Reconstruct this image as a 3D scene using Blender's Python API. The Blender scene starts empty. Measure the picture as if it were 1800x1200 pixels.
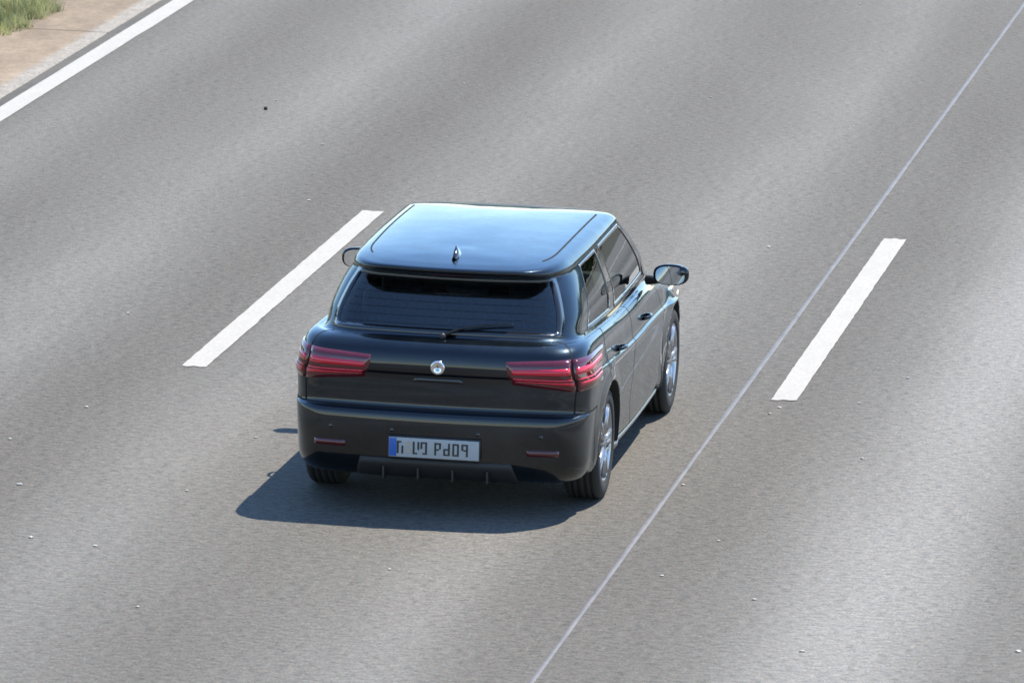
import bpy, bmesh, math, random
import numpy as np
from mathutils import Vector, Matrix
random.seed(7); rng = np.random.default_rng(7)
sc = bpy.context.scene; C = sc.collection

# ------------------------------------------------------------------ camera
F_PX = 12230.4; PITCH = 0.188788; YAW = 0.165090; ROLL = 0.024609
CAM = Vector((9.0456, -42.1173, 8.4346))
cd = bpy.data.cameras.new('camera'); cam = bpy.data.objects.new('camera', cd); C.objects.link(cam)
sc.camera = cam
fw = Vector((-math.sin(YAW)*math.cos(PITCH), math.cos(YAW)*math.cos(PITCH), -math.sin(PITCH)))
r0 = Vector((math.cos(YAW), math.sin(YAW), 0)); u0_ = r0.cross(fw)
rr_ = r0*math.cos(ROLL)+u0_*math.sin(ROLL); uu_ = -r0*math.sin(ROLL)+u0_*math.cos(ROLL)
m = Matrix((rr_, uu_, -fw)).transposed().to_4x4(); m.translation = CAM
cam.matrix_world = m
cd.sensor_width = 36; cd.lens = 36*F_PX/1800; cd.clip_end = 8000; cd.clip_start = 1
cd.dof.use_dof = True; cd.dof.focus_distance = 44; cd.dof.aperture_fstop = 8

# ------------------------------------------------------------------ sky and sun
SUN_EL = math.radians(62); SUN_AZ = math.radians(36)      # azimuth from +Y towards +X
w = bpy.data.worlds.new('World'); sc.world = w; w.use_nodes = True
nt = w.node_tree; nt.nodes.clear()
sky = nt.nodes.new('ShaderNodeTexSky'); sky.sky_type = 'NISHITA'; sky.sun_disc = False
sky.sun_elevation = SUN_EL; sky.sun_rotation = SUN_AZ; sky.altitude = 400
sky.air_density = 1.3; sky.dust_density = 0.0; sky.ozone_density = 6.0
bg = nt.nodes.new('ShaderNodeBackground'); bg.inputs[1].default_value = 0.15
wo = nt.nodes.new('ShaderNodeOutputWorld')
nt.links.new(sky.outputs[0], bg.inputs[0]); nt.links.new(bg.outputs[0], wo.inputs[0])
sl = bpy.data.lights.new('sun', 'SUN'); sl.energy = 4.6; sl.angle = math.radians(.53); sl.color = (1, .93, .81)
so = bpy.data.objects.new('sun', sl); C.objects.link(so)
sdir = Vector((math.cos(SUN_EL)*math.sin(SUN_AZ), math.cos(SUN_EL)*math.cos(SUN_AZ), math.sin(SUN_EL)))
so.rotation_euler = sdir.to_track_quat('Z', 'Y').to_euler()
sc.view_settings.view_transform = 'Standard'; sc.view_settings.look = 'None'
sc.view_settings.exposure = 0.90; sc.view_settings.gamma = 1
sc.view_settings.use_curve_mapping = False

# ------------------------------------------------------------------ materials
class NT:
    def __init__(s, name):
        s.m = bpy.data.materials.new(name); s.m.use_nodes = True; s.t = s.m.node_tree
        s.b = s.t.nodes['Principled BSDF']
    def n(s, typ, **kw):
        nd = s.t.nodes.new(typ)
        for k, v in kw.items():
            if k.startswith('i_'): nd.inputs[k[2:].replace('_', ' ')].default_value = v
            else: setattr(nd, k, v)
        return nd
    def l(s, a, b): s.t.links.new(a, b)
    def math(s, op, a, b=None, clamp=False):
        nd = s.n('ShaderNodeMath', operation=op); nd.use_clamp = clamp
        for i, v in enumerate((a, b)):
            if v is None: continue
            if isinstance(v, (int, float)): nd.inputs[i].default_value = v
            else: s.l(v, nd.inputs[i])
        return nd.outputs[0]
    def noise(s, vec, scale, detail=3, rough=.5, stretch=None):
        if stretch:
            mp = s.n('ShaderNodeMapping'); mp.inputs['Scale'].default_value = stretch; s.l(vec, mp.inputs[0]); vec = mp.outputs[0]
        nd = s.n('ShaderNodeTexNoise'); nd.inputs['Scale'].default_value = scale
        nd.inputs['Detail'].default_value = detail; nd.inputs['Roughness'].default_value = rough
        s.l(vec, nd.inputs['Vector']); return nd.outputs[0]
    def ramp(s, fac, stops, interp='LINEAR'):
        nd = s.n('ShaderNodeValToRGB'); cr = nd.color_ramp; cr.interpolation = interp
        while len(cr.elements) < len(stops): cr.elements.new(.5)
        for e, (p, c) in zip(cr.elements, stops):
            e.position = p; e.color = tuple(c)+(1,) if len(c) == 3 else c
        s.l(fac, nd.inputs[0]); return nd.outputs[0]
    def mix(s, fac, a, b, mode='MIX'):
        nd = s.n('ShaderNodeMix', data_type='RGBA', blend_type=mode)
        for k, v in ((0, fac), (6, a), (7, b)):
            if isinstance(v, (int, float)): nd.inputs[k].default_value = v
            elif isinstance(v, tuple): nd.inputs[k].default_value = v+(1,) if len(v) == 3 else v
            else: s.l(v, nd.inputs[k])
        return nd.outputs[2]
    def bump(s, h, strength, dist):
        nd = s.n('ShaderNodeBump'); nd.inputs['Strength'].default_value = strength; nd.inputs['Distance'].default_value = dist
        s.l(h, nd.inputs['Height']); s.l(nd.outputs[0], s.b.inputs['Normal'])
    @property
    def pos(s): return s.n('ShaderNodeNewGeometry').outputs['Position']
    @property
    def objc(s): return s.n('ShaderNodeTexCoord').outputs['Object']

def simple(name, col, rough=.5, metal=0, coat=0, grain=.04, gscale=60, spec=.5):
    k = NT(name); b = k.b
    nz = k.noise(k.objc, gscale, 3)
    lo = tuple(c*(1-grain) for c in col); hi = tuple(min(1, c*(1+grain)) for c in col)
    k.l(k.ramp(nz, [(.3, lo), (.7, hi)]), b.inputs['Base Color'])
    b.inputs['Roughness'].default_value = rough; b.inputs['Metallic'].default_value = metal
    b.inputs['Coat Weight'].default_value = coat; b.inputs['Coat Roughness'].default_value = .03
    b.inputs['Specular IOR Level'].default_value = spec
    return k.m

def asphalt():
    k = NT('asphalt'); p = k.pos
    sep = k.n('ShaderNodeSeparateXYZ'); k.l(p, sep.inputs[0])
    # wheel-path polish: bands that run along the lanes, with wandering edges
    wob = k.math('MULTIPLY', k.math('SUBTRACT', k.noise(p, .35, 2, .5, (1, .12, 1)), .5), .45)
    X = k.math('ADD', sep.outputs[0], wob)
    fx = k.math('DIVIDE', k.math('ADD', X, 4.0), 12.0)           # -4 .. 8 m -> 0..1
    def P(x): return (x+4)/12
    pts = [(-3.6, .22), (-3.1, .55), (-2.4, .22), (-1.35, .62), (-.45, .10), (.55, .62), (1.5, .22), (2.65, .66), (3.3, .25),
           (3.9, .18), (5.0, 1.0), (5.75, .42), (6.9, .8)]
    band = k.ramp(fx, [(P(x), (v, v, v)) for x, v in pts], 'EASE')
    blot = k.noise(p, 1.0, 4, .55, (1, .22, 1))
    band = k.math('ADD', k.math('MULTIPLY', band, .95), k.math('MULTIPLY', k.math('SUBTRACT', blot, .5), .45), True)
    base = k.ramp(band, [(0, (.150, .145, .136)), (.5, (.208, .206, .198)), (1, (.345, .347, .345))])
    g1 = k.noise(p, 26, 3, .78, (.6, 1, 1)); g2 = k.noise(p, 85, 2, .7, (.7, 1, 1))
    v = k.n('ShaderNodeTexVoronoi'); v.inputs['Scale'].default_value = 75; k.l(p, v.inputs['Vector'])
    c1 = k.mix(1, base, k.ramp(g1, [(.30, (.52, .52, .52)), (.5, (1, 1, 1)), (.72, (1.38, 1.38, 1.38))]), 'MULTIPLY')
    c2 = k.mix(.8, c1, k.ramp(g2, [(.3, (.52, .52, .52)), (.7, (1.46, 1.46, 1.46))]), 'MULTIPLY')
    hue = k.ramp(k.noise(p, 22, 2, .6), [(.35, (1.05, .99, .95)), (.65, (.97, 1.0, 1.03))])
    c3 = k.mix(1, c2, hue, 'MULTIPLY')
    sep2 = k.n('ShaderNodeSeparateColor'); k.l(v.outputs['Color'], sep2.inputs[0])
    k.l(c3, k.b.inputs['Base Color'])
    k.l(k.ramp(band, [(0, (.92,)*3), (1, (.70,)*3)]), k.b.inputs['Roughness'])
    k.bump(k.math('ADD', g1, k.math('MULTIPLY', v.outputs['Distance'], .8)), .4, .005); k.b.inputs['Specular IOR Level'].default_value = .35
    return k.m

def paint_white():
    k = NT('road_paint'); p = k.pos
    g1 = k.noise(p, 38, 3, .7); g2 = k.noise(p, 5, 4, .6, (1, .5, 1))
    c = k.ramp(g1, [(.30, (.54, .525, .50)), (.55, (.655, .64, .61)), (.8, (.71, .70, .67))])
    c = k.mix(k.ramp(g2, [(.46, (0,)*3), (.75, (.42,)*3)]), c, (.5, .49, .47))
    wear = k.math('GREATER_THAN', k.noise(p, 60, 3, .8), .69)
    c = k.mix(k.math('MULTIPLY', wear, .5), c, (.36, .35, .34))
    k.l(c, k.b.inputs['Base Color']); k.b.inputs['Roughness'].default_value = .62
    k.bump(g1, .5, .005); return k.m

def concrete(name, a, b, c_, gs=30):
    k = NT(name); p = k.pos
    n1 = k.noise(p, 1.7, 5, .6, (1, .35, 1)); n2 = k.noise(p, gs, 3, .75); n3 = k.noise(p, 7, 4, .6)
    c = k.ramp(n1, [(.3, a), (.52, b), (.72, c_)])
    c = k.mix(.8, c, k.ramp(n2, [(.3, (.72,)*3), (.7, (1.25,)*3)]), 'MULTIPLY')
    c = k.mix(.7, c, k.ramp(n3, [(.35, (.80, .78, .76)), (.65, (1.1, 1.1, 1.1))]), 'MULTIPLY')
    k.l(c, k.b.inputs['Base Color']); k.b.inputs['Roughness'].default_value = .9
    k.bump(n2, .5, .006); return k.m

def grass_mat(name, cols):
    k = NT(name); g = k.n('ShaderNodeNewGeometry')
    c = k.ramp(g.outputs['Random Per Island'], [(i/(len(cols)-1), c) for i, c in enumerate(cols)])
    n = k.noise(k.pos, 4.5, 3); c = k.mix(1, c, k.ramp(n, [(.36, (.42, .46, .28)), (.5, (.95, .95, .85)), (.62, (1.45, 1.40, 1.15))]), 'MULTIPLY')
    k.l(c, k.b.inputs['Base Color']); k.b.inputs['Roughness'].default_value = .6
    tl = k.n('ShaderNodeBsdfTranslucent'); k.l(c, tl.inputs[0]); mx = k.n('ShaderNodeMixShader'); mx.inputs[0].default_value = .42
    k.l(k.b.outputs[0], mx.inputs[1]); k.l(tl.outputs[0], mx.inputs[2]); k.l(mx.outputs[0], k.t.nodes['Material Output'].inputs[0])
    return k.m

def car_paint():
    k = NT('black_metallic_paint')
    v = k.n('ShaderNodeTexVoronoi'); v.inputs['Scale'].default_value = 900; k.l(k.objc, v.inputs['Vector'])
    sp = k.n('ShaderNodeSeparateColor'); k.l(v.outputs['Color'], sp.inputs[0])
    k.l(k.ramp(sp.outputs[0], [(.0, (.0025, .005, .009)), (.9, (.004, .008, .014)), (1, (.012, .02, .03))]), k.b.inputs['Base Color'])
    dirt = k.noise(k.objc, 5, 4, .6); so_ = k.n('ShaderNodeSeparateXYZ'); k.l(k.objc, so_.inputs[0])
    low = k.ramp(so_.outputs[2], [(.2, (.11,)*3), (.75, (.025,)*3), (1.0, (0,)*3)])
    film = k.math('MULTIPLY', low, k.ramp(dirt, [(.3, (.4,)*3), (.7, (1.4,)*3)]))
    pc = k.b.inputs['Base Color'].links[0].from_socket; k.l(k.mix(film, pc, (.14, .125, .105)), k.b.inputs['Base Color'])
    k.l(k.ramp(dirt, [(.35, (.28,)*3), (.75, (.42,)*3)]), k.b.inputs['Roughness'])
    k.b.inputs['Metallic'].default_value = .9
    k.b.inputs['Specular Tint'].default_value = (.72, .88, 1, 1); k.b.inputs['Coat Weight'].default_value = 1; k.b.inputs['Coat IOR'].default_value = 1.52
    k.l(k.ramp(dirt, [(.4, (.025,)*3), (.8, (.07,)*3)]), k.b.inputs['Coat Roughness'])
    return k.m

def glass_mat(name, tint, alpha_mix):
    m_ = bpy.data.materials.new(name); m_.use_nodes = True; t = m_.node_tree; t.nodes.clear()
    o = t.nodes.new('ShaderNodeOutputMaterial'); mx = t.nodes.new('ShaderNodeMixShader')
    tr = t.nodes.new('ShaderNodeBsdfTransparent'); tr.inputs[0].default_value = tint+(1,)
    gl = t.nodes.new('ShaderNodeBsdfGlossy'); gl.inputs['Roughness'].default_value = .015; gl.inputs[0].default_value = (.93, .97, 1, 1)
    fr = t.nodes.new('ShaderNodeFresnel'); fr.inputs[0].default_value = alpha_mix
    nz = t.nodes.new('ShaderNodeTexNoise'); nz.inputs['Scale'].default_value = 3
    bp = t.nodes.new('ShaderNodeBump'); bp.inputs['Strength'].default_value = .03; bp.inputs['Distance'].default_value = .01
    t.links.new(nz.outputs[0], bp.inputs['Height']); t.links.new(bp.outputs[0], gl.inputs['Normal'])
    t.links.new(fr.outputs[0], mx.inputs[0]); t.links.new(tr.outputs[0], mx.inputs[1]); t.links.new(gl.outputs[0], mx.inputs[2])
    t.links.new(mx.outputs[0], o.inputs[0]); return m_

def slab_mat():
    k = NT('stained_concrete'); p = k.pos; sep = k.n('ShaderNodeSeparateXYZ'); k.l(p, sep.inputs[0])
    n1 = k.noise(p, 1.7, 5, .6, (1, .35, 1)); n2 = k.noise(p, 30, 3, .75); n3 = k.noise(p, 7, 4, .6); n4 = k.noise(p, 48, 3, .8)
    tan = k.ramp(n1, [(.3, (.25, .195, .14)), (.52, (.375, .30, .22)), (.72, (.49, .40, .30))])
    pale = k.ramp(n4, [(.35, (.31, .29, .27)), (.5, (.45, .43, .40)), (.65, (.59, .57, .54))])
    e = k.math('ADD', sep.outputs[0], k.math('MULTIPLY', k.math('SUBTRACT', k.noise(p, 6, 4, .7), .5), .10))
    c = k.mix(k.ramp(k.math('ADD', e, 4.4), [(.46, (0,)*3), (.53, (1,)*3)]), tan, pale)
    c = k.mix(.8, c, k.ramp(n2, [(.3, (.72,)*3), (.7, (1.25,)*3)]), 'MULTIPLY')
    c = k.mix(.7, c, k.ramp(n3, [(.35, (.80, .78, .76)), (.65, (1.1, 1.1, 1.1))]), 'MULTIPLY')
    k.l(c, k.b.inputs['Base Color']); k.b.inputs['Roughness'].default_value = .9
    k.bump(n2, .5, .006); return k.m

M = dict(
    rglass=glass_mat('rear_window_glass', (.62, .67, .66), 1.7),
    shelf=simple('grey_felt', (.22, .22, .22), .95, grain=.15),
    slab=slab_mat(), sill=simple('satin_sill', (.20, .21, .20), .35, metal=.4),
    asphalt=asphalt(), white=paint_white(),
    tan=concrete('tan_concrete', (.26, .19, .125), (.40, .30, .205), (.52, .40, .28)),
    pale=concrete('pale_rough_concrete', (.36, .34, .32), (.46, .44, .42), (.56, .54, .52), 40),
    gap=concrete('dark_kerb_joint', (.10, .095, .09), (.135, .13, .12), (.17, .16, .15)),
    soil=concrete('dry_soil', (.07, .055, .035), (.12, .10, .06), (.16, .14, .08), 12),
    field=concrete('verge_grass_ground', (.07, .07, .04), (.10, .10, .06), (.13, .13, .08), 12),
    seal=None, paint=car_paint(),
    plastic=simple('black_plastic', (.018, .018, .019), .55), rubber=simple('tyre_rubber', (.022, .022, .022), .8, gscale=90, grain=.25),
    trim=simple('gloss_black_trim', (.012, .012, .013), .12, coat=1), seam=simple('panel_seam', (.003, .003, .003), .9),
    chrome=simple('chrome', (.75, .76, .78), .12, metal=1), alloy=simple('alloy_rim', (.45, .46, .48), .28, metal=.9),
    disc=simple('brake_disc', (.25, .24, .23), .35, metal=1), lamp=simple('red_lamp_glass', (.085, .002, .007), .08, coat=1, grain=.1),
    lampbar=simple('bright_red_lamp_bar', (.62, .006, .03), .15, coat=1), lampdark=simple('dark_red_lamp', (.07, .003, .006), .1, coat=1),
    platew=simple('plate_white', (.34, .36, .37), .4), plateb=simple('plate_blue', (.015, .10, .40), .4), ink=simple('plate_ink', (.02, .02, .02), .5),
    seat=simple('seat_cloth', (.13, .13, .135), .9, grain=.2), dash=simple('dashboard_plastic', (.03, .03, .032), .8),
    glass=glass_mat('tinted_window_glass', (.42, .47, .46), 1.8), wind=glass_mat('windscreen_glass', (.75, .82, .78), 1.5),
    mirror=simple('mirror_glass', (.8, .82, .84), .03, metal=1), chip=simple('pale_stone', (.74, .74, .72), .55, grain=.12, gscale=40),
    dark=simple('black_pebble', (.006, .006, .006), .7),
    grass=grass_mat('grass_blades', [(.26, .34, .15), (.36, .43, .22), (.50, .54, .34), (.66, .67, .50), (.72, .68, .54), (.30, .40, .19)]),
    leaf=grass_mat('broad_leaves', [(.09, .17, .05), (.14, .24, .08), (.20, .30, .11)]),
    wood=grass_mat('far_foliage', [(.025, .045, .015), (.05, .08, .025), (.07, .10, .035)]),
)
k = NT('bitumen_painted_sheen'); p = k.pos
k.l(k.ramp(k.noise(p, 3.5, 5, .8), [(.35, (.17, .17, .185)), (.7, (.29, .285, .305))]), k.b.inputs['Base Color'])  # pale base paints in the sky reflection that dark glossy bitumen would show
k.b.inputs['Roughness'].default_value = .55; k.bump(k.noise(p, 60, 2), .3, .003); M['seal'] = k.m

def scale_base(mat, f):
    t = mat.node_tree; b = t.nodes.get('Principled BSDF')
    lk = b.inputs['Base Color'].links[0]; src = lk.from_socket; dst = [l_.to_socket for l_ in src.links]
    nd = t.nodes.new('ShaderNodeMix'); nd.data_type = 'RGBA'; nd.blend_type = 'MULTIPLY'; nd.inputs[0].default_value = 1
    nd.inputs[7].default_value = f+(1,); t.links.new(src, nd.inputs[6])
    for d in dst: t.links.new(nd.outputs[2], d)
for nm in ('asphalt', 'white', 'gap', 'soil', 'field', 'slab', 'seal', 'chip'): scale_base(M[nm], (.53, .50, .452) if nm != 'white' else (.52, .492, .453))
for nm in ('grass', 'leaf', 'wood'): scale_base(M[nm], (.62, .60, .48) if nm != 'wood' else (.66, .63, .6))

# ------------------------------------------------------------------ helpers
def mk(name, verts, faces, mat, parent=None, smooth=False, **props):
    me = bpy.data.meshes.new(name); me.from_pydata([tuple(v) for v in verts], [], [tuple(f) for f in faces])
    me.materials.append(mat); me.update()
    if smooth: me.shade_smooth()
    o = bpy.data.objects.new(name, me); C.objects.link(o)
    if parent: o.parent = parent
    for a, b in props.items(): o[a] = b
    return o
def empty(name, loc, parent=None, **props):
    o = bpy.data.objects.new(name, None); C.objects.link(o); o.location = loc; o.empty_display_size = .1
    if parent: o.parent = parent
    for a, b in props.items(): o[a] = b
    return o
def bm_obj(name, bm, mat, parent=None, smooth=True, **props):
    me = bpy.data.meshes.new(name); bm.normal_update(); bm.to_mesh(me); bm.free(); me.materials.append(mat)
    if smooth: me.shade_smooth()
    o = bpy.data.objects.new(name, me); C.objects.link(o)
    if parent: o.parent = parent
    for a, b in props.items(): o[a] = b
    return o
def add_box(bm, c, s, rot=None, bev=0.0, seg=2):
    r = bmesh.ops.create_cube(bm, size=1); vs = r['verts']
    bmesh.ops.scale(bm, verts=vs, vec=s)
    if bev:
        es = list({e for v in vs for e in v.link_edges})
        rb = bmesh.ops.bevel(bm, geom=es, offset=bev, segments=seg, affect='EDGES', profile=.6); vs = list({v for v in rb['verts']} | {v for v in vs if v.is_valid})
    if rot is not None: bmesh.ops.rotate(bm, verts=vs, cent=(0, 0, 0), matrix=rot)
    bmesh.ops.translate(bm, verts=vs, vec=c); return vs
def lathe(profile, n, axis='x'):
    vs = []; fs = []; P = len(profile)
    for i in range(n):
        a = 2*math.pi*i/n
        for (x, r) in profile: vs.append((x, r*math.cos(a), r*math.sin(a)))
    for i in range(n):
        for j in range(P-1):
            a0 = i*P+j; b0 = ((i+1) % n)*P+j; fs.append((a0, b0, b0+1, a0+1))
    return vs, fs
def strip(name, x0, x1, y0, y1, z, mat, seg=.25, jit=.0, endjit=0.0, **props):
    """a long flat sheet along Y with slightly wandering edges"""
    n = max(2, int((y1-y0)/seg)); vs = []; fs = []
    a = rng.normal(0, 1, n+1); b = rng.normal(0, 1, n+1)
    for i in range(n+1):
        y = y0+(y1-y0)*i/n; e0 = rng.uniform(-endjit, endjit) if i in (0, n) else 0; e1 = rng.uniform(-endjit, endjit) if i in (0, n) else 0
        vs += [(x0+a[i]*jit, y+e0, z), (x1+b[i]*jit, y+e1, z)]
    for i in range(n): fs.append((2*i, 2*i+1, 2*i+3, 2*i+2))
    return mk(name, vs, fs, mat, **props)

# ------------------------------------------------------------------ ground, road, markings
ST = dict(kind='structure')
mk('ground', [(-4000, -4000, -.06), (4000, -4000, -.06), (4000, 4000, -.06), (-4000, 4000, -.06)], [(0, 1, 2, 3)], M['field'], kind='structure', label='grassy land on both sides of the motorway')
mk('road', [(-3.755, -400, 0), (10.5, -400, 0), (10.5, 900, 0), (-3.755, 900, 0)], [(0, 1, 2, 3)], M['asphalt'], kind='structure', label='grey worn asphalt carriageway of a motorway')
strip('edge_line', -3.665, -3.492, -200, 500, .004, M['white'], seg=.12 if False else .6, jit=.0025, kind='structure', label='solid white edge line beside the tan concrete strip')
strip('edge_line', 7.42, 7.62, -200, 500, .004, M['white'], seg=2, jit=.002, kind='structure', label='solid white edge line right of the outer lane')
def dash(xc, y0, lab=None):
    """a thermoplastic bar with ragged edges"""
    n = 70; vs = []; fs = []; L = 6.0; hw = .079
    for i in range(n+1):
        y = y0+L*i/n
        for s, x in ((-1, xc-hw), (-.5, xc-hw/2), (0, xc), (.5, xc+hw/2), (1, xc+hw)):
            jx = rng.normal(0, .0016) if abs(s) == 1 else 0
            jy = rng.normal(0, .012) if i in (0, n) else 0
            vs.append((x+jx, y+jy, .0045))
    for i in range(n):
        for j in range(4): a = i*5+j; fs.append((a, a+1, a+6, a+5))
    o = mk('lane_dash', vs, fs, M['white'], kind='structure')
    if lab: o['label'] = lab
    return o
dash(.0, 0.0, 'white dash of the lane line left of the car'); dash(3.75, -.01, 'white dash of the lane line right of the car')
for y in (-36, -18, 18, 36, 54, 72, 90):
    for x in (0, 3.75): dash(x, y)
# bitumen seam sealing: low rounded bead
n = 900; vs = []; fs = []
for i in range(n+1):
    y = -120+320*i/n; xo = 3.462+rng.normal(0, .0006); hw = .0155+rng.normal(0, .0007)+.0012*math.sin(y*1.1)
    vs += [(xo-hw, y, .0005), (xo-hw*.45, y, .005), (xo+hw*.45, y, .005), (xo+hw, y, .0005)]
for i in range(n):
    for j in range(3): a = 4*i+j; fs.append((a, a+1, a+5, a+4))
mk('seam_sealing', vs, fs, M['seal'], smooth=True, kind='structure', label='thin shiny sealed seam running along the lane, sky reflection painted in blue-grey')

# concrete strip between carriageway and median: bedding (joint bottom) with slabs as pieces
mk('median_edging', [(-4.95, -200, -.045), (-3.66, -200, -.045), (-3.66, 400, -.045), (-4.95, 400, -.045)], [(0, 1, 2, 3)], M['gap'], kind='structure', label='edging of concrete slabs between the white edge line and the grass')
edging = bpy.data.objects['median_edging']
def slab(x0, x1, y0, y1, mat, top, nm):
    bm = bmesh.new(); add_box(bm, ((x0+x1)/2, (y0+y1)/2, top-.03), (x1-x0, y1-y0, .06), bev=.006, seg=2)
    bm_obj(nm, bm, mat, edging, smooth=False)
JY = 13.885
ys = [JY+5.0*i for i in range(-5, 8)]
for a, b in zip(ys[:-1], ys[1:]):
    slab(-4.93, -3.757, a+.010, b-.010, M['slab'], .010, 'concrete_slab')
strip('gutter_joint', -3.757, -3.664, -200, 400, .0035, M['gap'], seg=.4, jit=.004, kind='structure', label='dark narrow band between the concrete slabs and the white edge line')
mk('median_soil', [(-9, -60, -.012), (-4.75, -60, -.012), (-4.75, 120, -.012), (-9, 120, -.012)], [(0, 1, 2, 3)], M['soil'], kind='structure', label='dry soil of the median under the grass')

# grass: blades as one mass
def blades(name, n, xr, yr, hr, wr, mat, lean=.5, edge=None, lab=''):
    x = rng.uniform(*xr, n); y = rng.uniform(*yr, n)
    if edge is not None:
        e = edge + .10*np.sin(y*2.3)+.07*np.sin(y*5.1+1)+.05*np.sin(y*11.7+2)
        keep = x < e - rng.exponential(.04, n) ; x = x[keep]; y = y[keep]; n = len(x)
    cl = .55+.45*np.sin(x*4.1+np.sin(y*2.7)*2)*np.sin(y*3.3+1.3)
    h = rng.uniform(*hr, n)*(.55+.6*cl); wd = rng.uniform(*wr, n); a = rng.uniform(0, 2*np.pi, n); ln = rng.uniform(.1, lean, n)*h
    lx = ln*np.cos(a); ly = ln*np.sin(a); b = rng.uniform(0, 2*np.pi, n); dx = wd*np.cos(b)/2; dy = wd*np.sin(b)/2
    V = np.empty((n, 5, 3))
    V[:, 0] = np.c_[x-dx, y-dy, np.full(n, -.01)]; V[:, 1] = np.c_[x+dx, y+dy, np.full(n, -.01)]
    V[:, 2] = np.c_[x+dx*.8+lx*.35, y+dy*.8+ly*.35, h*.6]; V[:, 3] = np.c_[x-dx*.8+lx*.35, y-dy*.8+ly*.35, h*.6]
    V[:, 4] = np.c_[x+lx, y+ly, h*.96]
    me = bpy.data.meshes.new(name); me.vertices.add(n*5); me.vertices.foreach_set('co', V.ravel())
    base = np.arange(n)*5; q = np.stack([base, base+1, base+2, base+3], 1); t = np.stack([base+3, base+2, base+4], 1)
    loops = np.concatenate([q, t], 1).ravel(); me.loops.add(len(loops)); me.loops.foreach_set('vertex_index', loops)
    me.polygons.add(2*n); st = np.stack([np.arange(n)*7, np.arange(n)*7+4], 1).ravel(); me.polygons.foreach_set('loop_start', st)
    me.update(calc_edges=True); me.validate(); me.materials.append(mat)
    o = bpy.data.objects.new(name, me); C.objects.link(o); o['kind'] = 'stuff'; o['label'] = lab; o['category'] = 'grass'
    return o
blades('grass', 430000, (-7.2, -4.2), (-10, 26), (.05, .20), (.002, .0055), M['grass'], .9, edge=-4.50, lab='pale green and straw coloured grass along the edge of the tan strip')
blades('ground_weeds', 26000, (-6.2, -4.2), (-10, 24), (.02, .075), (.008, .022), M['leaf'], 1.6, edge=-4.50, lab='low dark green broad-leaved weeds between the grass')

# loose bits on the road, positions read off the photograph and set down on the asphalt
def ground_at(px, py):
    d = fw + rr_*((px-900)/F_PX) - uu_*((py-600)/F_PX); t = -CAM.z/d.z; return CAM+d*t
chips = [
 (485,177,1,'small white stone chip lying just behind the round black pebble'), (543,353,1,'small white stone chip on the asphalt left of the far end of the left dash'),
 (567,255,.7,'faint pale stone chip between the black pebble and the left dash'), (225,551,1,'small white stone chip left of the near end of the left dash'),
 (152,716,1.1,'white stone chip below and far left of the near end of the left dash'), (17,772,1.0,'small white stone chip at the left picture edge, above the largest'),
 (34,852,1.6,'largest white stone chip, near the left edge of the picture'), (55,945,1.4,'white stone chip just below the largest white chip at the left edge'),
 (167,960,1.2,'white stone chip to the right of the two big chips in the lower left'), (328,863,.9,'small stone chip on the road left of the tip of the car shadow'),
 (450,770,.9,'pale stone chip on the road left of the rear wheel and above the shadow tip'), (685,1001,.9,'stone chip on the road right below the shadow behind the car'),
 (242,1067,1.0,'pale stone chip near the bottom left corner of the picture'), (816,148,.8,'pale stone chip on the road above the roof of the car'),
 (1250,172,.8,'pale stone chip on the road far ahead of the car, left of the shiny seam'), (1512,8,.8,'pale stone chip at the top edge of the picture left of the shiny seam'),
 (1500,223,.7,'faint pale stone chip left of the shiny seam in the upper right'), (1351,435,1.1,'pale stone chip between the wing mirror and the shiny seam'),
 (1201,853,1.0,'white stone chip touching the right side of the shiny seam, beside the rear wheel'), (1263,951,.8,'faint stone chip a hand to the right of the seam in the lower middle'),
 (1163,1012,.9,'white stone chip right of the shiny seam near the bottom'), (1325,1054,1.1,'white stone chip farthest from the seam on its right near the bottom'),
 (1370,717,1.2,'white stone chip just below the near end of the right dash'), (1353,728,1,'lower left one of the two chips below the near end of the right dash'),
 (1510,709,1,'white stone chip to the right of the near end of the right dash'), (1596,665,1,'white stone chip well right of the right dash at its lower half'),
 (1515,806,.8,'faint stone chip below and right of the right dash on the pale wheel track'), (1410,1145,1.3,'pale stone chip at the bottom edge on the dark side of the pale wheel track'),
 (1790,1145,1.6,'white stone chip in the bottom right corner of the picture')]
for (px, py, sz, lab) in chips:
    g = ground_at(px, py); bm = bmesh.new(); bmesh.ops.create_icosphere(bm, subdivisions=2, radius=.0085*sz**.8)
    for v in bm.verts: v.co = Vector((v.co.x*1.45, v.co.y*1.1, v.co.z*.6))*(1+random.uniform(-.22, .22))
    o = bm_obj('stone_chip', bm, M['chip'], smooth=False, label=lab, category='stone', group='pale stone chips scattered on the asphalt')
    o.location = (g.x, g.y, .005)
g = ground_at(467, 193); bm = bmesh.new(); bmesh.ops.create_icosphere(bm, subdivisions=2, radius=.0160)
for v in bm.verts: v.co *= 1+random.uniform(-.12, .1)
o = bm_obj('black_pebble', bm, M['dark'], label='small round black pebble on the asphalt of the left lane', category='pebble'); o.location = (g.x, g.y, .011)

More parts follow.
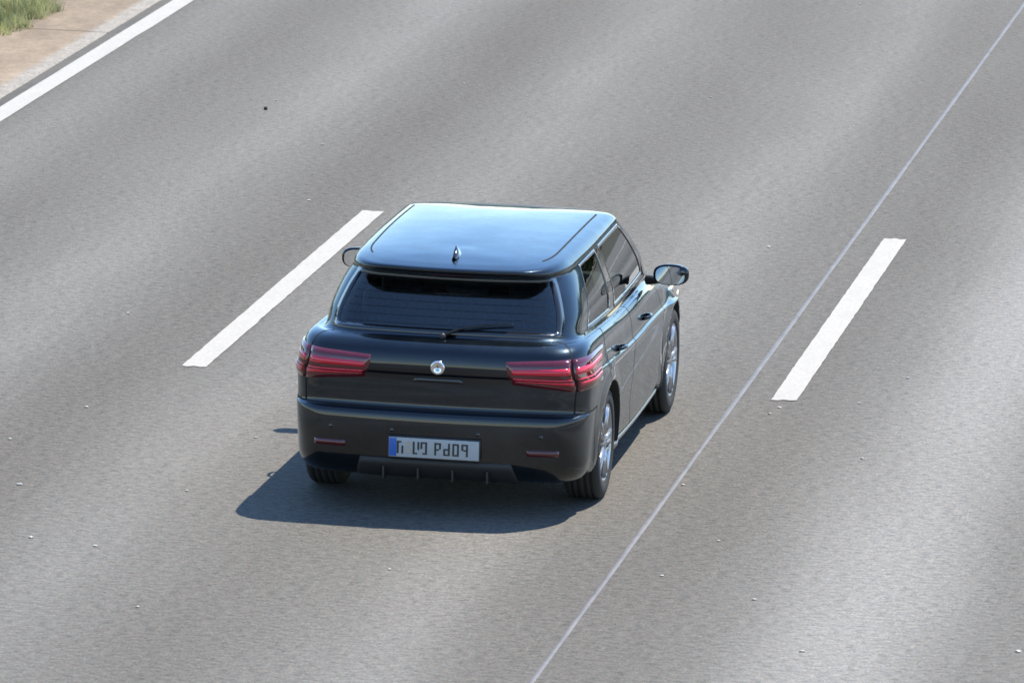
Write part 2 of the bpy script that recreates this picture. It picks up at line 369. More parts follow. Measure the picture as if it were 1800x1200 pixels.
# ------------------------------------------------------------------ far wood to the right and left ahead (seen in reflections)
def wood(name, x0, x1, y0, y1, n, h, lab):
    x = rng.uniform(x0, x1, n); y = rng.uniform(y0, y1, n)
    top = h*(.7+.3*np.sin(x*.21)*np.sin(y*.13+1)+.12*np.sin(y*.9)); z = rng.uniform(0.1, 1, n)**.6*top
    s = rng.uniform(.2, .6, n); V = np.empty((n, 4, 3)); 
    d1 = rng.normal(0, 1, (n, 3)); d1 /= np.linalg.norm(d1, axis=1)[:, None]; d2 = np.cross(d1, rng.normal(0, 1, (n, 3))); d2 /= np.linalg.norm(d2, axis=1)[:, None]
    c = np.c_[x, y, z]
    for i, (a, b) in enumerate(((1, 0), (0, .7), (-1, 0), (0, -.7))): V[:, i] = c+(d1*a+d2*b)*s[:, None]
    o = mk(name, V.reshape(-1, 3), (np.arange(n)[:, None]*4+np.arange(4)).tolist(), M['wood'], kind='stuff', label=lab, category='trees')
wood('roadside_wood', 32, 46, 20, 420, 50000, 11, 'dense green wood on the far right of the motorway')
wood('roadside_wood', -60, -44, 20, 420, 30000, 9, 'dense green wood beyond the left carriageway')

# =================================================================== THE CAR
CX, CY = 2.262, -4.00
LEN = 4.30
car = empty('parked_car' if False else 'car', (CX, CY, 0), label='black hatchback driving away in the middle lane, seen from behind, roof reflecting blue sky', category='car')
NR, NC, NS1, NS2, NF = 16, 10, 60, 12, 16       # half-ring: rear, rear corner, side to A pillar, side to front corner, front corner, front
WHY = (.84, 3.44); WHZ = .325; WR = .325
# key rings: zr, zm, zf, w, yr, yf, yA, rx, ry(rear), fx, fy(front), bow, taper rear, taper front
K = [
 (.205, .190, .20, .790, .160, 4.06, 2.95, .20, .22, .30, .30, .05, .02, .05),
 (.225, .205, .21, .840, .105, 4.16, 2.95, .20, .24, .34, .34, .05, .02, .05),
 (.300, .250, .26, .872, .040, 4.24, 2.95, .21, .26, .36, .38, .06, .02, .06),
 (.420, .360, .40, .882, .012, 4.29, 2.95, .22, .28, .38, .42, .065, .02, .06),
 (.560, .520, .55, .890, .010, 4.29, 2.95, .22, .28, .38, .42, .065, .02, .06),
 (.600, .600, .60, .893, .022, 4.28, 2.95, .22, .28, .38, .42, .065, .02, .06),
 (.618, .640, .62, .894, .062, 4.27, 2.95, .22, .26, .38, .42, .065, .02, .06),
 (.700, .700, .65, .896, .070, 4.26, 2.95, .22, .26, .38, .42, .065, .02, .06),
 (.805, .745, .67, .899, .074, 4.24, 2.95, .22, .26, .38, .42, .065, .02, .06),
 (.835, .760, .682, .883, .056, 4.22, 2.95, .22, .26, .38, .42, .065, .02, .06),
 (.945, .840, .71, .866, .074, 4.19, 2.95, .22, .28, .38, .42, .07, .025, .07),
 (.985, .900, .74, .850, .115, 4.12, 2.94, .22, .28, .38, .44, .07, .03, .08),
 (1.005, .930, .80, .822, .165, 3.92, 2.93, .24, .30, .36, .44, .07, .04, .09),
 (1.015, .946, .93, .785, .200, 3.42, 2.92, .26, .32, .30, .46, .07, .05, .10),
 (1.120, 1.08, 1.08, .770, .300, 3.16, 2.74, .26, .34, .28, .42, .080, .06, .09),
 (1.230, 1.22, 1.22, .728, .390, 2.92, 2.56, .26, .36, .26, .36, .090, .07, .08),
 (1.318, 1.345, 1.345, .676, .465, 2.70, 2.37, .25, .38, .25, .32, .095, .09, .07),
 (1.350, 1.372, 1.37, .662, .345, 2.66, 2.34, .24, .42, .25, .32, .085, .09, .07),
 (1.378, 1.396, 1.39, .638, .330, 2.60, 2.31, .24, .44, .25, .32, .085, .09, .07),
 (1.394, 1.414, 1.403, .600, .390, 2.52, 2.27, .24, .44, .24, .32, .085, .09, .07),
 (1.408, 1.431, 1.416, .500, .500, 2.40, 2.18, .20, .36, .22, .30, .07, .08, .06),
 (1.420, 1.443, 1.429, .300, .620, 2.25, 2.08, .14, .25, .14, .22, .04, .08, .05),
 (1.428, 1.449, 1.438, .140, .760, 2.12, 1.98, .07, .12, .07, .1, .02, .05, .05),
 (1.431, 1.451, 1.442, .004, .860, 2.04, 1.92, .002, .01, .002, .01, .0, .0, .0),
]
def half_ring(k):
    zr, zm, zf, w_, yr, yf, yA, rx, ry, fx, fy, bow, tr, tf = k; pts = []
    for i in range(NR):
        x = (w_-rx)*i/NR; pts.append((x, yr+bow*(x/max(w_, 1e-3))**2))
    xb = w_-rx; yb = yr+bow*(xb/max(w_, 1e-3))**2
    slope = 2*bow*xb/max(w_, 1e-3)**2
    for i in range(NC):
        a = i/NC*math.pi/2; e = 2/2.25
        pts.append((xb+rx*math.sin(a)**e, yb+ry*(1-math.cos(a)**e)+slope*rx*math.sin(a)*(1-i/NC)*.6))
    y1 = yb+ry; y2 = yf-bow*.8-fy
    for i in range(NS1): pts.append((w_, y1+(yA-y1)*i/NS1))
    if y2 < yA+.02: y2 = yA+.02
    for i in range(NS2): pts.append((w_, yA+(y2-yA)*i/NS2))
    xb2 = w_-fx; yb2 = yf-bow*1.2*(xb2/max(w_, 1e-3))**2; ry2 = yb2-y2
    for i in range(NC):
        a = i/NC*math.pi/2; pts.append((xb2+fx*math.cos(a)**.95, y2+ry2*math.sin(a)**.95))
    for i in range(NF+1):
        x = xb2*(1-i/NF); pts.append((x, yf-bow*1.2*(x/max(w_, 1e-3))**2))
    out = []
    yc = 1.75
    for (x, y) in pts:
        t = (y-yr)/max(yf-yr, 1e-3)
        z = zr*(1-t)*(1-2*t)+zm*4*t*(1-t)+zf*t*(2*t-1)
        if zr < 1.25 and zf < .9:                                   # lower body: straight belt, then falling bonnet
            if y < 2.2: s = (y-yr)/(2.2-yr); z = zr+(zm-zr)*(3*s*s-2*s**3)
            else: s = (y-2.2)/(yf-2.2); z = zm+(zf-zm)*(3*s*s-2*s**3)
        g = 1-tr*max(0, (yc-y)/yc)**2-tf*max(0, (y-yc)/(4.3-yc))**2
        out.append((x*g, y, z))
    return np.array(out)
keys = np.array([half_ring(k) for k in K])                          # (nk, nu, 3)
SUB = 5
def catmull(keys, sub):
    nk = len(keys); res = []
    for i in range(nk-1):
        p1, p2 = keys[i], keys[i+1]; p0 = keys[i-1] if i else 2*p1-p2; p3 = keys[i+2] if i+2 < nk else 2*p2-p1
        d = lambda a, b: np.maximum(np.linalg.norm(a-b, axis=1), 1e-4)[:, None]**.5
        t0 = 0; t1 = d(p0, p1); t2 = t1+d(p1, p2); t3 = t2+d(p2, p3)
        for s in range(sub):
            t = t1+(t2-t1)*s/sub
            A1 = (t1-t)/(t1-t0)*p0+(t-t0)/(t1-t0)*p1; A2 = (t2-t)/(t2-t1)*p1+(t-t1)/(t2-t1)*p2; A3 = (t3-t)/(t3-t2)*p2+(t-t2)/(t3-t2)*p3
            B1 = (t2-t)/(t2-t0)*A1+(t-t0)/(t2-t0)*A2; B2 = (t3-t)/(t3-t1)*A2+(t-t1)/(t3-t1)*A3
            res.append((t2-t)/(t2-t1)*B1+(t-t1)/(t2-t1)*B2)
    res.append(keys[-1]); return np.array(res)
G = catmull(keys, SUB)                                              # fine half grid
G[:, :, 0] *= .975
# wheel arch flares and waist hollow on the sides
for cy in WHY:
    r = np.hypot(G[:, :, 1]-cy, G[:, :, 2]-WHZ)
    bumpf = .022*np.exp(-((r-.375)/.055)**2)*(G[:, :, 0] > .70)*(G[:, :, 2] < .80)
    G[:, :, 0] += bumpf
hol = .010*np.exp(-((G[:, :, 2]-.42)/.10)**2)*np.exp(-((G[:, :, 1]-2.12)/.62)**4)*(G[:, :, 0] > .75)
G[:, :, 0] -= hol
NV, NU = G.shape[:2]
# surface sampling -----------------------------------------------------
du = np.gradient(G, axis=1); dv = np.gradient(G, axis=0)
du[:, 0] = G[:, 1]-G[:, 0]; NRM = np.cross(du, dv); NRM /= np.maximum(np.linalg.norm(NRM, axis=2), 1e-9)[:, :, None]
def S(u, v, off=0.0, side=1):
    """point on the car skin; u 0..NU-1 (negative = other half), v 0..NV-1"""
    if u < 0: u = -u; side = -side
    u = min(u, NU-1.001); v = min(max(v, 0), NV-1.001)
    i, j = int(v), int(u); a, b = v-i, u-j
    def L(A): return (A[i, j]*(1-a)*(1-b)+A[i+1, j]*a*(1-b)+A[i, j+1]*(1-a)*b+A[i+1, j+1]*a*b)
    p = L(G); n_ = L(NRM); n_ = n_/max(np.linalg.norm(n_), 1e-9); p = p+n_*off
    return Vector((p[0]*side, p[1], p[2]))
def v_at(u, z):
    """grid row where column u first reaches height z"""
    prev = S(u, 0).z
    for v in np.arange(.25, NV-1, .25):
        c = S(u, v).z
        if c >= z: return v-.25+.25*(z-prev)/max(c-prev, 1e-6)
        prev = c
    return NV-1
def u_rear(x, v):
    for u in np.arange(0, NR+NC+3, .25):
        if S(u, v).x >= x: return u
    return NR+NC
def u_side(y, v):
    for u in np.arange(NR+NC-4, NU-NF, .25):
        if S(u, v).y >= y: return u
    return NR+NC+NS1
def xz(x, z):                                                       # rear face: (x,z) -> (u,v)
    v = v_at(2, z); u = u_rear(abs(x), v)
    for _ in range(2): v = v_at(max(u, .01), z); u = u_rear(abs(x), v)
    return (u, v)
def yz(y, z):
    u = NR+NC+10; v = v_at(u, z)
    for _ in range(3): u = u_side(y, v); v = v_at(u, z)
    return (u, v)
def patch(name, corners, nu, nv, off, mat, parent, side=1, thick=.01, label=None, fn=None, smooth=True):
    """a shell over the skin; corners = (u,v) of lower-left, lower-right, upper-right, upper-left"""
    (a, b, c, d) = corners; vs = []; fs = []
    for layer in (off, off-thick):
        for j in range(nv+1):
            for i in range(nu+1):
                s, t = i/nu, j/nv
                u = (a[0]*(1-s)+b[0]*s)*(1-t)+(d[0]*(1-s)+c[0]*s)*t
                v = (a[1]*(1-s)+b[1]*s)*(1-t)+(d[1]*(1-s)+c[1]*s)*t
                e = 0
                if layer == off: 
                    ed = min(i, nu-i, j, nv-j); e = -min(thick*.5, .004) if ed == 0 else 0
                vs.append(S(u, v, layer+e, side))
    W = nu+1; N = W*(nv+1)
    for j in range(nv):
        for i in range(nu): q = j*W+i; fs.append((q, q+1, q+W+1, q+W)); 
    for i in range(nu): fs.append((i, i+N, i+1+N, i+1)); q = nv*W+i; fs.append((q, q+1, q+1+N, q+N))
    for j in range(nv): q = j*W; fs.append((q, q+W, q+W+N, q+N)); q = j*W+nu; fs.append((q, q+N, q+W+N, q+W))
    if side < 0: fs = [f[::-1] for f in fs]
    o = mk(name, vs, fs, mat, parent, smooth)
    if label: o['label'] = label
    return o
def ribbon(name, path, width, off, mat, parent, side=1, n=10):
    pts = []
    for (a, b) in zip(path[:-1], path[1:]):
        for i in range(n): s = i/n; pts.append((a[0]+(b[0]-a[0])*s, a[1]+(b[1]-a[1])*s))
    pts.append(path[-1]); P = [S(u, v, off, side) for u, v in pts]; Nn = [S(u, v, off+.01, side)-S(u, v, off, side) for u, v in pts]
    vs = []; fs = []
    for i, p_ in enumerate(P):
        t = (P[min(i+1, len(P)-1)]-P[max(i-1, 0)]); cr = t.cross(Nn[i]); cr = cr.normalized() if cr.length > 0 else Vector((0, 0, 1))
        vs += [p_-cr*width/2, p_+cr*width/2]
    for i in range(len(P)-1): fs.append((2*i, 2*i+1, 2*i+3, 2*i+2))
    return mk(name, vs, fs, mat, parent)

# panel classification -------------------------------------------------
R = lambda k: k*SUB                                                # key ring -> fine row
U_C0 = NR; U_S0 = NR+NC; U_A = NR+NC+NS1; U_F0 = U_A+NS2; U_FF = U_F0+NC
vb, vt = R(13)+1, R(16)                                            # window rows
U_RW = NR+5                                                         # rear window half width
U_Q0, U_Q1 = U_S0+4, U_S0+24; U_B0, U_B1 = U_S0+24, U_S0+28; U_D1 = U_A-1
U_W0 = U_A+NS2+4
TG = NR+4
PAN = ['body', 'tailgate', 'rear_bumper', 'rear_door', 'front_door', 'bonnet', 'roof', 'window_cut', 'side_pillar', 'underbody', 'front_bumper', 'front_fender']
UD0, UD1, UD2 = U_S0+10, U_S0+33, U_A+1
def panel(u, v):
    x, y, z = G[min(v, NV-1), u]
    if vb <= v < vt:
        if u < U_RW or U_Q0 <= u < U_Q1 or U_B1 <= u < U_D1 or u >= U_W0: return 7
        if U_B0 <= u < U_B1: return 8
    if v < R(6):
        if u < U_S0+(2): return 2
        if u >= U_F0-3: return 10
    if v >= R(17): return 6
    if v < R(17) and v >= R(6) and u < TG: return 1
    if v < R(13) and v >= R(2):
        if UD0 <= u < UD1: return 3
        if UD1 <= u < UD2: return 4
    if R(11) <= v < R(13) and u >= U_A+2: return 5
    if u >= UD2 and v < R(13): return 11
    return 0
bm = bmesh.new()
full = {}
for v in range(NV):
    for u in range(NU):
        p_ = G[v, u]
        full[(u, v, 1)] = bm.verts.new((max(p_[0], 0) if 0 < u < NU-1 else 0, p_[1], p_[2]))
        full[(u, v, -1)] = full[(u, v, 1)] if u in (0, NU-1) else bm.verts.new((-p_[0], p_[1], p_[2]))
for v in range(NV-1):
    for u in range(NU-1):
        for s in (1, -1):
            q = [full[(u, v, s)], full[(u+1, v, s)], full[(u+1, v+1, s)], full[(u, v+1, s)]]
            if s < 0: q.reverse()
            try: f = bm.faces.new(q); f.material_index = panel(u, v)
            except ValueError: pass
for u in range(NU-1):                                               # floor
    q = [full[(u+1, 0, 1)], full[(u, 0, 1)], full[(u, 0, -1)], full[(u+1, 0, -1)]]
    q2 = []; [q2.append(a) for a in q if a not in q2]
    if len(q2) > 2: f = bm.faces.new(q2); f.material_index = 9
for u in range(NU-1):                                               # close the crown line
    q = [full[(u, NV-1, 1)], full[(u+1, NV-1, 1)], full[(u+1, NV-1, -1)], full[(u, NV-1, -1)]]
    q2 = []; [q2.append(a) for a in q if a not in q2]
    if len(q2) > 2: f = bm.faces.new(q2); f.material_index = 6
bmesh.ops.recalc_face_normals(bm, faces=bm.faces)
me = bpy.data.meshes.new('shell'); bm.to_mesh(me); bm.free()
for i in range(len(PAN)): me.materials.append(M['plastic'])
shell = bpy.data.objects.new('shell', me); C.objects.link(shell)
bmc = bmesh.new()
for cy in WHY:
    for s in (1, -1):
        r_ = bmesh.ops.create_cone(bmc, cap_ends=True, segments=64, radius1=.362, radius2=.362, depth=.42)
        bmesh.ops.rotate(bmc, verts=r_['verts'], cent=(0, 0, 0), matrix=Matrix.Rotation(math.pi/2, 3, 'Y'))
        bmesh.ops.translate(bmc, verts=r_['verts'], vec=(s*.80, cy, WHZ+.005))
bmesh.ops.recalc_face_normals(bmc, faces=bmc.faces)
mc = bpy.data.meshes.new('cut'); bmc.to_mesh(mc); bmc.free()
for f in mc.polygons: f.material_index = 0
for i in range(len(PAN)): mc.materials.append(M['plastic'])
for f in mc.polygons: f.material_index = 9
cut = bpy.data.objects.new('cut', mc); C.objects.link(cut)
bo = shell.modifiers.new('b', 'BOOLEAN'); bo.operation = 'DIFFERENCE'; bo.object = cut; bo.solver = 'EXACT'; bo.material_mode = 'INDEX'
dg = bpy.context.evaluated_depsgraph_get(); res = bpy.data.meshes.new_from_object(shell.evaluated_get(dg))
bpy.data.objects.remove(shell); bpy.data.objects.remove(cut)
co = np.array([v.co[:] for v in res.vertices]); groups = {i: [] for i in range(len(PAN))}
vn = np.array([v.vector[:] for v in res.vertex_normals])
for f in res.polygons: groups[f.material_index].append(tuple(f.vertices))
panels = {}
for i, nm in enumerate(PAN):
    if i == 7 or not groups[i]: continue
    mat = {8: M['trim'], 9: M['plastic']}.get(i, M['paint'])
    sets = [groups[i]]
    if i in (3, 4, 8, 11): sets = [[f for f in groups[i] if co[f[0]][0] > 0], [f for f in groups[i] if co[f[0]][0] <= 0]]
    for fs in sets:
        if not fs: continue
        used = sorted({a for f in fs for a in f}); mp_ = {a: b for b, a in enumerate(used)}
        o = mk(nm, co[used], [tuple(mp_[a] for a in f) for f in fs], mat, car, True)
        if i != 9: 
            try: o.data.normals_split_custom_set_from_vertices([tuple(vn[a]) for a in used])
            except Exception as e: print('normals', e)
        panels.setdefault(nm, []).append(o)

# seams between panels (real gaps are 4-5 mm)
for s in (1, -1):
    body = panels['body'][0]
    ribbon('panel_gap', [(TG, R(6)), (TG, R(13))], .009, .0012, M['seam'], body, s, 20)
    ribbon('panel_gap', [(0, R(6)), (U_S0+2, R(6))], .010, .0012, M['seam'], body, s, 40)
    ribbon('panel_gap', [(U_S0+2, R(2)), (U_S0+2, R(6))], .005, .0012, M['seam'], body, s, 12)
    for ud in (UD0, UD1, UD2):
        ribbon('panel_gap', [(ud, R(2)), (ud, R(13))], .008, .0012, M['seam'], body, s, 40)
    ribbon('panel_gap', [(UD0, R(2)), (UD2, R(2))], .005, .0012, M['seam'], body, s, 60)
    rf = panels['roof'][0]
    ribbon('roof_ditch', [(U_S0-4, R(19)+2), (U_A, R(19)+2)], .010, .0014, M['seam'], rf, s, 60)
# glass ----------------------------------------------------------------
def pane(name, u0, u1, v0, v1, mat, side=1, nu=24, nv=12, off=-.0035, mirror=False, label=None):
    vs = []; fs = []
    for j in range(nv+1):
        for i in range(nu+1): vs.append(S(u0+(u1-u0)*i/nu, v0+(v1-v0)*j/nv, off, side))
    for j in range(nv):
        for i in range(nu): q = j*(nu+1)+i; fs.append((q, q+1, q+nu+2, q+nu+1))
    if side < 0: fs = [f[::-1] for f in fs]
    return mk(name, vs, fs, mat, car, True)
def frame(name, u0, u1, v0, v1, parent, wd=.9, wv=.9, side=1, off=.0015, mat=None):
    """black rubber and frit border round a pane, one mesh"""
    vs = []; fs = []; path = []
    n1, n2 = 30, 14
    for i in range(n1): path.append((u0+(u1-u0)*i/n1, v0, 0, 1))
    for i in range(n2): path.append((u1, v0+(v1-v0)*i/n2, -1, 0))
    for i in range(n1): path.append((u1-(u1-u0)*i/n1, v1, 0, -1))
    for i in range(n2): path.append((u0, v1-(v1-v0)*i/n2, 1, 0))
    cu, cv = (u0+u1)/2, (v0+v1)/2; N_ = len(path)
    for (u, v, a, b) in path:
        iu = u+(wd if u < u0+1e-6 else -wd if u > u1-1e-6 else 0); iv = v+(wv if v < v0+1e-6 else -wv if v > v1-1e-6 else 0)
        iu = min(max(iu, u0+wd), u1-wd); iv = min(max(iv, v0+wv), v1-wv)
        vs += [S(u-(u-cu)*-.0, v, off-.006, side), S(u, v, off, side), S(iu, iv, off-.001, side), S(iu, iv, off-.008, side)]
    for i in range(N_):
        for j in range(3): a0 = 4*i+j; b0 = 4*((i+1) % N_)+j; fs.append((a0, b0, b0+1, a0+1))
    return mk(name, vs, fs, mat or M['trim'], parent, True)
rw = pane('rear_window', -U_RW, U_RW, vb, vt, M['rglass'], nu=48); frame('window_seal', -U_RW, U_RW, vb, vt, rw, 1.2, 1.3)
ws = pane('windscreen', U_W0, NU-1, vb, vt, M['wind']); frame('window_seal', U_W0, NU-1.01, vb, vt, ws, 1, 1)
ws2 = pane('windscreen', U_W0, NU-1, vb, vt, M['wind'], side=-1); frame('window_seal', U_W0, NU-1.01, vb, vt, ws2, 1, 1, side=-1)
for s in (1, -1):
    a = pane('side_window', U_Q0, U_Q1, vb, vt, M['glass'], s); frame('window_seal', U_Q0, U_Q1, vb, vt, a, .8, 1, s)
    a = pane('side_window', U_B1, U_D1, vb, vt, M['glass'], s); frame('window_seal', U_B1, U_D1, vb, vt, a, .8, 1, s)
    ribbon('window_moulding', [(U_Q0-2, vb-.8), (U_D1+1, vb-.8)], .014, .004, M['trim'], body, s, 60)

# spoiler lip, third brake light, wiper, fin ----------------------------
a = xz(.0, .0)
patch('high_brake_light', [(-5, R(17)-2.6), (5, R(17)-2.6), (5, R(17)-.6), (-5, R(17)-.6)], 14, 3, .004, M['lampdark'], car, thick=.01)
bm = bmesh.new()
for (y, z, h, wd) in ((.62, 1.432, 0, 0),):
    prof = [(.50, .0), (.52, .030), (.555, .052), (.585, .055), (.63, .034), (.70, .010), (.72, 0)]
    base = [bm.verts.new((0, yy, S(.01, NV-14).z*0+1.430+hh)) for yy, hh in prof]
    L_ = [bm.verts.new((.024*(1-(abs(yy-.61)/.13)**2*.8), yy, 1.415)) for yy, hh in prof]; R_ = [bm.verts.new((-v.co.x, v.co.y, v.co.z)) for v in L_]
    for i in range(len(prof)-1):
        bm.faces.new((base[i], base[i+1], L_[i+1], L_[i])); bm.faces.new((base[i+1], base[i], R_[i], R_[i+1]))
bm_obj('roof_antenna', bm, M['trim'], car)
def tube(bm, pts, r, seg=8):
    rings = []
    for i, p_ in enumerate(pts):
        t = (Vector(pts[min(i+1, len(pts)-1)])-Vector(pts[max(i-1, 0)])).normalized(); a = t.orthogonal().normalized(); b = t.cross(a)
        rad = r[i] if isinstance(r, (list, tuple)) else r
        rings.append([bm.verts.new(Vector(p_)+(a*math.cos(2*math.pi*j/seg)+b*math.sin(2*math.pi*j/seg))*rad) for j in range(seg)])
    for i in range(len(rings)-1):
        for j in range(seg): bm.faces.new((rings[i][j], rings[i][(j+1) % seg], rings[i+1][(j+1) % seg], rings[i+1][j]))
    bm.faces.new(rings[0][::-1]); bm.faces.new(rings[-1])
bm = bmesh.new(); tube(bm, [S(0.01, vb-1, .012), S(3, vb+1.2, .016), S(8, vb+2.2, .014), S(13, vb+2.6, .010)], [.012, .009, .006, .004])
bmesh.ops.create_uvsphere(bm, u_segments=12, v_segments=8, radius=.022, matrix=Matrix.Translation(S(0.01, vb-1.4, .008)))
bm_obj('rear_wiper', bm, M['plastic'], car)
# tail lamps ------------------------------------------------------------
for s in (1, -1):
    ci, cv0 = xz(.45, .800); ti, tv1 = xz(.45, .905)
    e0 = xz(.62, .750); e1 = xz(.62, .935)
    inner = patch('tail_light', [xz(.42, .785), (TG-.25, e0[1]), (TG-.25, e1[1]), xz(.38, .915)], 16, 8, .012, M['lamp'], car, s, .02)
    outer = patch('tail_light', [(TG+.25, e0[1]), (U_S0+3, v_at(U_S0+3, .77)), (U_S0+8, v_at(U_S0+8, .925)), (TG+.25, e1[1])], 20, 8, .012, M['lamp'], car, s, .02)
    for q, fr_ in enumerate((.14, .42, .70)):
        a, b, c, d = xz(.44, .785), (TG-.6, e0[1]), (TG-.6, e1[1]), xz(.41, .915)
        lo = lambda A, D, f: (A[0]+(D[0]-A[0])*f, A[1]+(D[1]-A[1])*f)
        patch('light_bar', [lo(a, d, fr_), lo(b, c, fr_), lo(b, c, fr_+.13), lo(a, d, fr_+.13)], 14, 2, .0155, M['lampbar'], inner, s, .004)
        a, b, c, d = (TG+.6, e0[1]), (U_S0+2.5, v_at(U_S0+3, .77)), (U_S0+7, v_at(U_S0+8, .925)), (TG+.6, e1[1])
        patch('light_bar', [lo(a, d, fr_), lo(b, c, fr_), lo(b, c, fr_+.13), lo(a, d, fr_+.13)], 18, 2, .0155, M['lampbar'], outer, s, .004)
    patch('rear_reflector', [xz(.52, .385), xz(.70, .385), xz(.70, .42), xz(.52, .42)], 8, 2, .006, M['lampdark'], car, s, .01)
    # side furniture
    for yy in (1.28, 2.30):
        bm = bmesh.new(); u_, v_ = yz(yy, .80); P = [S(u_-1.6+3.6*t/6, v_, .004+.034*math.sin(math.pi*t/6)**.5, s) for t in range(7)]
        tube(bm, P, .011); bm_obj('door_handle', bm, M['paint'], car)
    patch('sill_trim', [(UD0-1, R(1)), (UD2-2, R(1)), (UD2-2, R(2)-.6), (UD0-1, R(2)-.6)], 60, 3, .012, M['sill'], car, s, .02)
u_, v_ = yz(.86, .80); patch('fuel_flap', [(u_-1.2, v_at(u_, .755)), (u_+3.4, v_at(u_+2, .755)), (u_+3.2, v_at(u_+2, .86)), (u_-1., v_at(u_, .87))], 8, 8, .0018, M['paint'], car, 1, .004)
# lower bumper insert, plate, badge --------------------------------------
patch('diffuser', [(-13, .4), (13, .4), (11, R(2)+1.5), (-11, R(2)+1.5)], 40, 6, .006, M['plastic'], car, thick=.015)
for xx in (-.3, -.1, .1, .3):
    bm = bmesh.new(); add_box(bm, (xx, .085, .245), (.012, .09, .075), bev=.004); bm_obj('diffuser_fin', bm, M['plastic'], car)
bm = bmesh.new(); add_box(bm, (0, .004, .408), (.535, .02, .128), bev=.005); plh = bm_obj('plate_holder', bm, M['plastic'], car)
bm = bmesh.new(); add_box(bm, (.0, -.009, .408), (.52, .006, .112), bev=.002); plate = bm_obj('number_plate', bm, M['platew'], car, label='white number plate with blue strip at its left end, characters unreadable')
bm = bmesh.new(); add_box(bm, (-.237, -.0125, .408), (.042, .003, .104), bev=.001); bm_obj('country_strip', bm, M['plateb'], plate)
def stroke(x0, x1, z0, z1):
    bm = bmesh.new(); add_box(bm, ((x0+x1)/2, -.0125, .408+(z0+z1)/2), (x1-x0, .003, z1-z0), bev=.001); bm_obj('plate_stroke', bm, M['ink'], plate, smooth=False)
# unreadable characters: uprights and short cross strokes only
for x_, l0, l1, r0_, r1, bars in ((-.195, -.036, .036, -.036, .010, (.0315,)), (-.103, -.036, .036, -.010, .036, (-.0315,)), (-.058, -.004, .036, -.036, .036, (.0315, -.0315)),
                          (.022, -.036, .036, .000, .036, (.0315, -.004)), (.074, -.036, .004, -.036, .036, (-.0315, .0)), (.126, -.036, .036, -.036, .036, (.0315, -.0315)), (.178, .0, .036, -.036, .036, (.0315, -.0))):
    a, b = x_-.019, x_+.019
    stroke(a, a+.011, l0, l1); stroke(b-.011, b, r0_, r1)
    for zz in bars: stroke(a+.0115, b-.0115, zz-.0045, zz+.0045)
for zz in (.022, -.016):
    bm = bmesh.new(); r_ = bmesh.ops.create_cone(bm, cap_ends=True, segments=24, radius1=.0145, radius2=.0145, depth=.002)
    bmesh.ops.rotate(bm, verts=r_['verts'], cent=(0, 0, 0), matrix=Matrix.Rotation(math.pi/2, 3, 'X')); bmesh.ops.translate(bm, verts=r_['verts'], vec=(-.147, -.0125, .408+zz)); bm_obj('plate_seal', bm, M['alloy'], plate, smooth=False)
u_, v_ = xz(.0, .87); c = S(.01, v_at(.01, .865)); 
vs, fs = lathe([(0, .001), (.010, .001), (.011, .028), (.012, .034), (.010, .040), (0, .042)], 32)
o = mk('badge', [(b, -a, c_) for a, b, c_ in vs], fs, M['chrome'], car, True); o.location = (0, c.y+.002, .865)
patch('tailgate_handle', [(-3.6, v_at(.5, .775)), (3.6, v_at(.5, .775)), (3.2, v_at(.5, .80)), (-3.2, v_at(.5, .80))], 12, 2, .007, M['trim'], car, thick=.01)
# heater lines, parking sensors
for i in range(7):
    vv = vb+2+(vt-vb-4)*i/6; ribbon('heater_line', [(-U_RW+2.2, vv), (U_RW-2.2, vv)], 0.0014, -.002, M['seam'], rw, 1, 40)
for xx in (-.60, -.24, .24, .60):
    u_, v_ = xz(abs(xx), .50); P = S(u_, v_, 0, 1 if xx > 0 else -1); P2 = S(u_, v_, .004, 1 if xx > 0 else -1)
    bm = bmesh.new(); tube(bm, [P, P2], .011, 20); bm_obj('parking_sensor', bm, M['trim'], car)
# mirrors ---------------------------------------------------------------
for s in (1, -1):
    bm = bmesh.new(); bmesh.ops.create_uvsphere(bm, u_segments=24, v_segments=16, radius=1)
    for v in bm.verts:
        x, y, z = v.co; y2 = y if y > 0 else y*.22
        v.co = Vector((math.copysign(abs(x)**.8, x)*.105, y2*.095, math.copysign(abs(z)**.75, z)*.064)); v.co.x += .02*y
        v.co.x *= s; v.co += Vector((s*.955, 2.62, 1.005))
    bmesh.ops.recalc_face_normals(bm, faces=bm.faces)
    mr = bm_obj('wing_mirror', bm, M['paint'], car)
    bm = bmesh.new(); r_ = bmesh.ops.create_circle(bm, cap_ends=True, segments=32, radius=1)
    for v in bm.verts:
        x, z = v.co.x, v.co.y; n_ = (abs(x)**2.8+abs(z)**2.8)**(1/2.8); v.co = Vector((x/n_*.088*s+s*.953, 2.592, z/n_*.054+1.005))
    bm_obj('mirror_glass', bm, M['mirror'], mr, smooth=False)
    bm = bmesh.new(); tube(bm, [(s*.80, 2.68, .955), (s*.86, 2.66, .962), (s*.90, 2.65, .975)], [.03, .024, .022]); bm_obj('mirror_arm', bm, M['plastic'], mr)
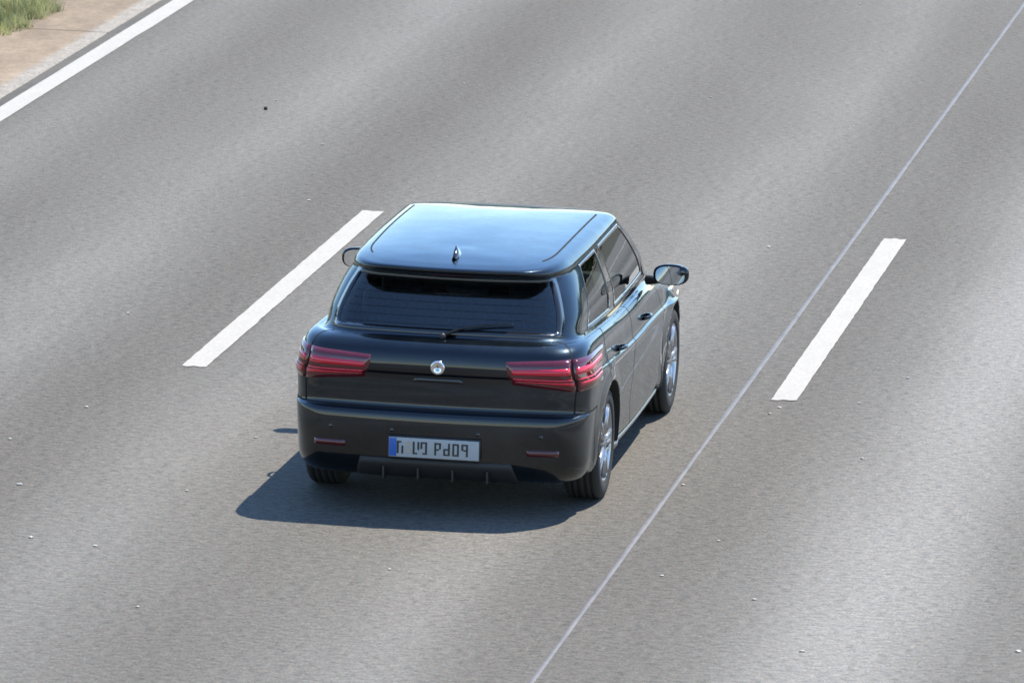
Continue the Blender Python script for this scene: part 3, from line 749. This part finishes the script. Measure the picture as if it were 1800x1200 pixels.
# wheels ----------------------------------------------------------------
def wheel(cy, s):
    wh = empty('wheel', (s*.757, cy, WHZ), car)
    hw = .105; pr = [(-hw*.85, .215), (-hw, .235), (-hw*1.03, .27), (-hw*.98, .302), (-hw*.84, .319)]
    g = []
    for gx in (-.055, -.02, .02, .055): g += [(gx-.007, WR), (gx-.005, WR-.008), (gx+.005, WR-.008), (gx+.007, WR)]
    prof = pr+[(-hw*.72, WR-.001)]+g+[(-a, b) for a, b in ([(-hw*.72, WR-.001)]+pr[::-1])]
    prof = [(a*s, b) for a, b in prof]; vs, fs = lathe(prof, 72)
    if s < 0: fs = [f[::-1] for f in fs]
    mk('tyre', vs, fs, M['rubber'], wh, True)
    prof = [(-.09, .212), (-.088, .222), (-.075, .205), (.05, .195), (.085, .206), (.098, .218), (.100, .226), (.094, .228)]
    vs, fs = lathe([(a*s, b) for a, b in prof], 64)
    bm = bmesh.new(); bv = [bm.verts.new(v) for v in vs]; [bm.faces.new([bv[i] for i in f]) for f in fs]
    for i in range(5):
        for dlt in (-.16, .16):
            a0 = 2*math.pi*i/5; P0 = (s*.082, .05*math.cos(a0+dlt), .05*math.sin(a0+dlt)); P1 = (s*.086, .212*math.cos(a0+dlt*.95), .212*math.sin(a0+dlt*.95))
            tube(bm, [P0, [(p+q)/2+(s*.004 if k_ == 0 else 0) for k_, (p, q) in enumerate(zip(P0, P1))], P1], [.019, .014, .017], 8)
    r_ = bmesh.ops.create_cone(bm, cap_ends=True, segments=32, radius1=.062, radius2=.052, depth=.03)
    bmesh.ops.rotate(bm, verts=r_['verts'], cent=(0, 0, 0), matrix=Matrix.Rotation(s*math.pi/2, 3, 'Y')); bmesh.ops.translate(bm, verts=r_['verts'], vec=(s*.082, 0, 0))
    bm_obj('rim', bm, M['alloy'], wh)
    vs, fs = lathe([(s*.02, .02), (s*.035, .02), (s*.035, .145), (s*.02, .145)], 48); mk('brake_disc', vs, fs, M['disc'], wh, True)
for cy in WHY:
    for s in (1, -1): wheel(cy, s)
# front lamps (hardly seen) ----------------------------------------------
for s in (1, -1):
    v0, v1 = R(8), R(10)+2
    patch('headlight', [(U_F0-2, v0), (U_FF+3, v0), (U_FF+2, v1), (U_F0-4, v1)], 14, 6, .008, M['chrome'], car, s, .02)
# interior ---------------------------------------------------------------
bm = bmesh.new(); add_box(bm, (0, 1.75, .40), (1.36, 2.5, .06), bev=.02); 
bm_obj('cabin_floor', bm, M['dash'], car, smooth=False)
bm = bmesh.new(); add_box(bm, (0, 2.86, .80), (1.36, .42, .26), bev=.08, seg=3); bm_obj('dashboard', bm, M['dash'], car)
bm = bmesh.new(); add_box(bm, (0, .66, .93), (1.20, .62, .03), bev=.01); bm_obj('parcel_shelf', bm, M['shelf'], car)
def seat(x, y, wd, nm):
    bm = bmesh.new(); add_box(bm, (x, y+.25, .56), (wd, .50, .16), bev=.05, seg=3)
    add_box(bm, (x, y, .84), (wd, .13, .58), rot=None, bev=.05, seg=3); st = bm_obj(nm, bm, M['seat'], car)
    for hx in ((x,) if wd < .8 else (-.38, 0, .38)):
        bm = bmesh.new(); add_box(bm, (hx, y-.02, 1.185), (.25, .09, .15), bev=.035, seg=3); bm_obj('headrest', bm, M['seat'], st)
seat(-.36, 1.80, .50, 'front_seat'); seat(.36, 1.80, .50, 'front_seat'); seat(0, 1.02, 1.24, 'rear_bench')
bm = bmesh.new()
pts = [(-.36+.18*math.cos(t), 2.50+.06*math.sin(t), .86+.17*math.sin(t)) for t in [2*math.pi*i/24 for i in range(25)]]; tube(bm, pts, .014); bm_obj('steering_wheel', bm, M['dash'], car)
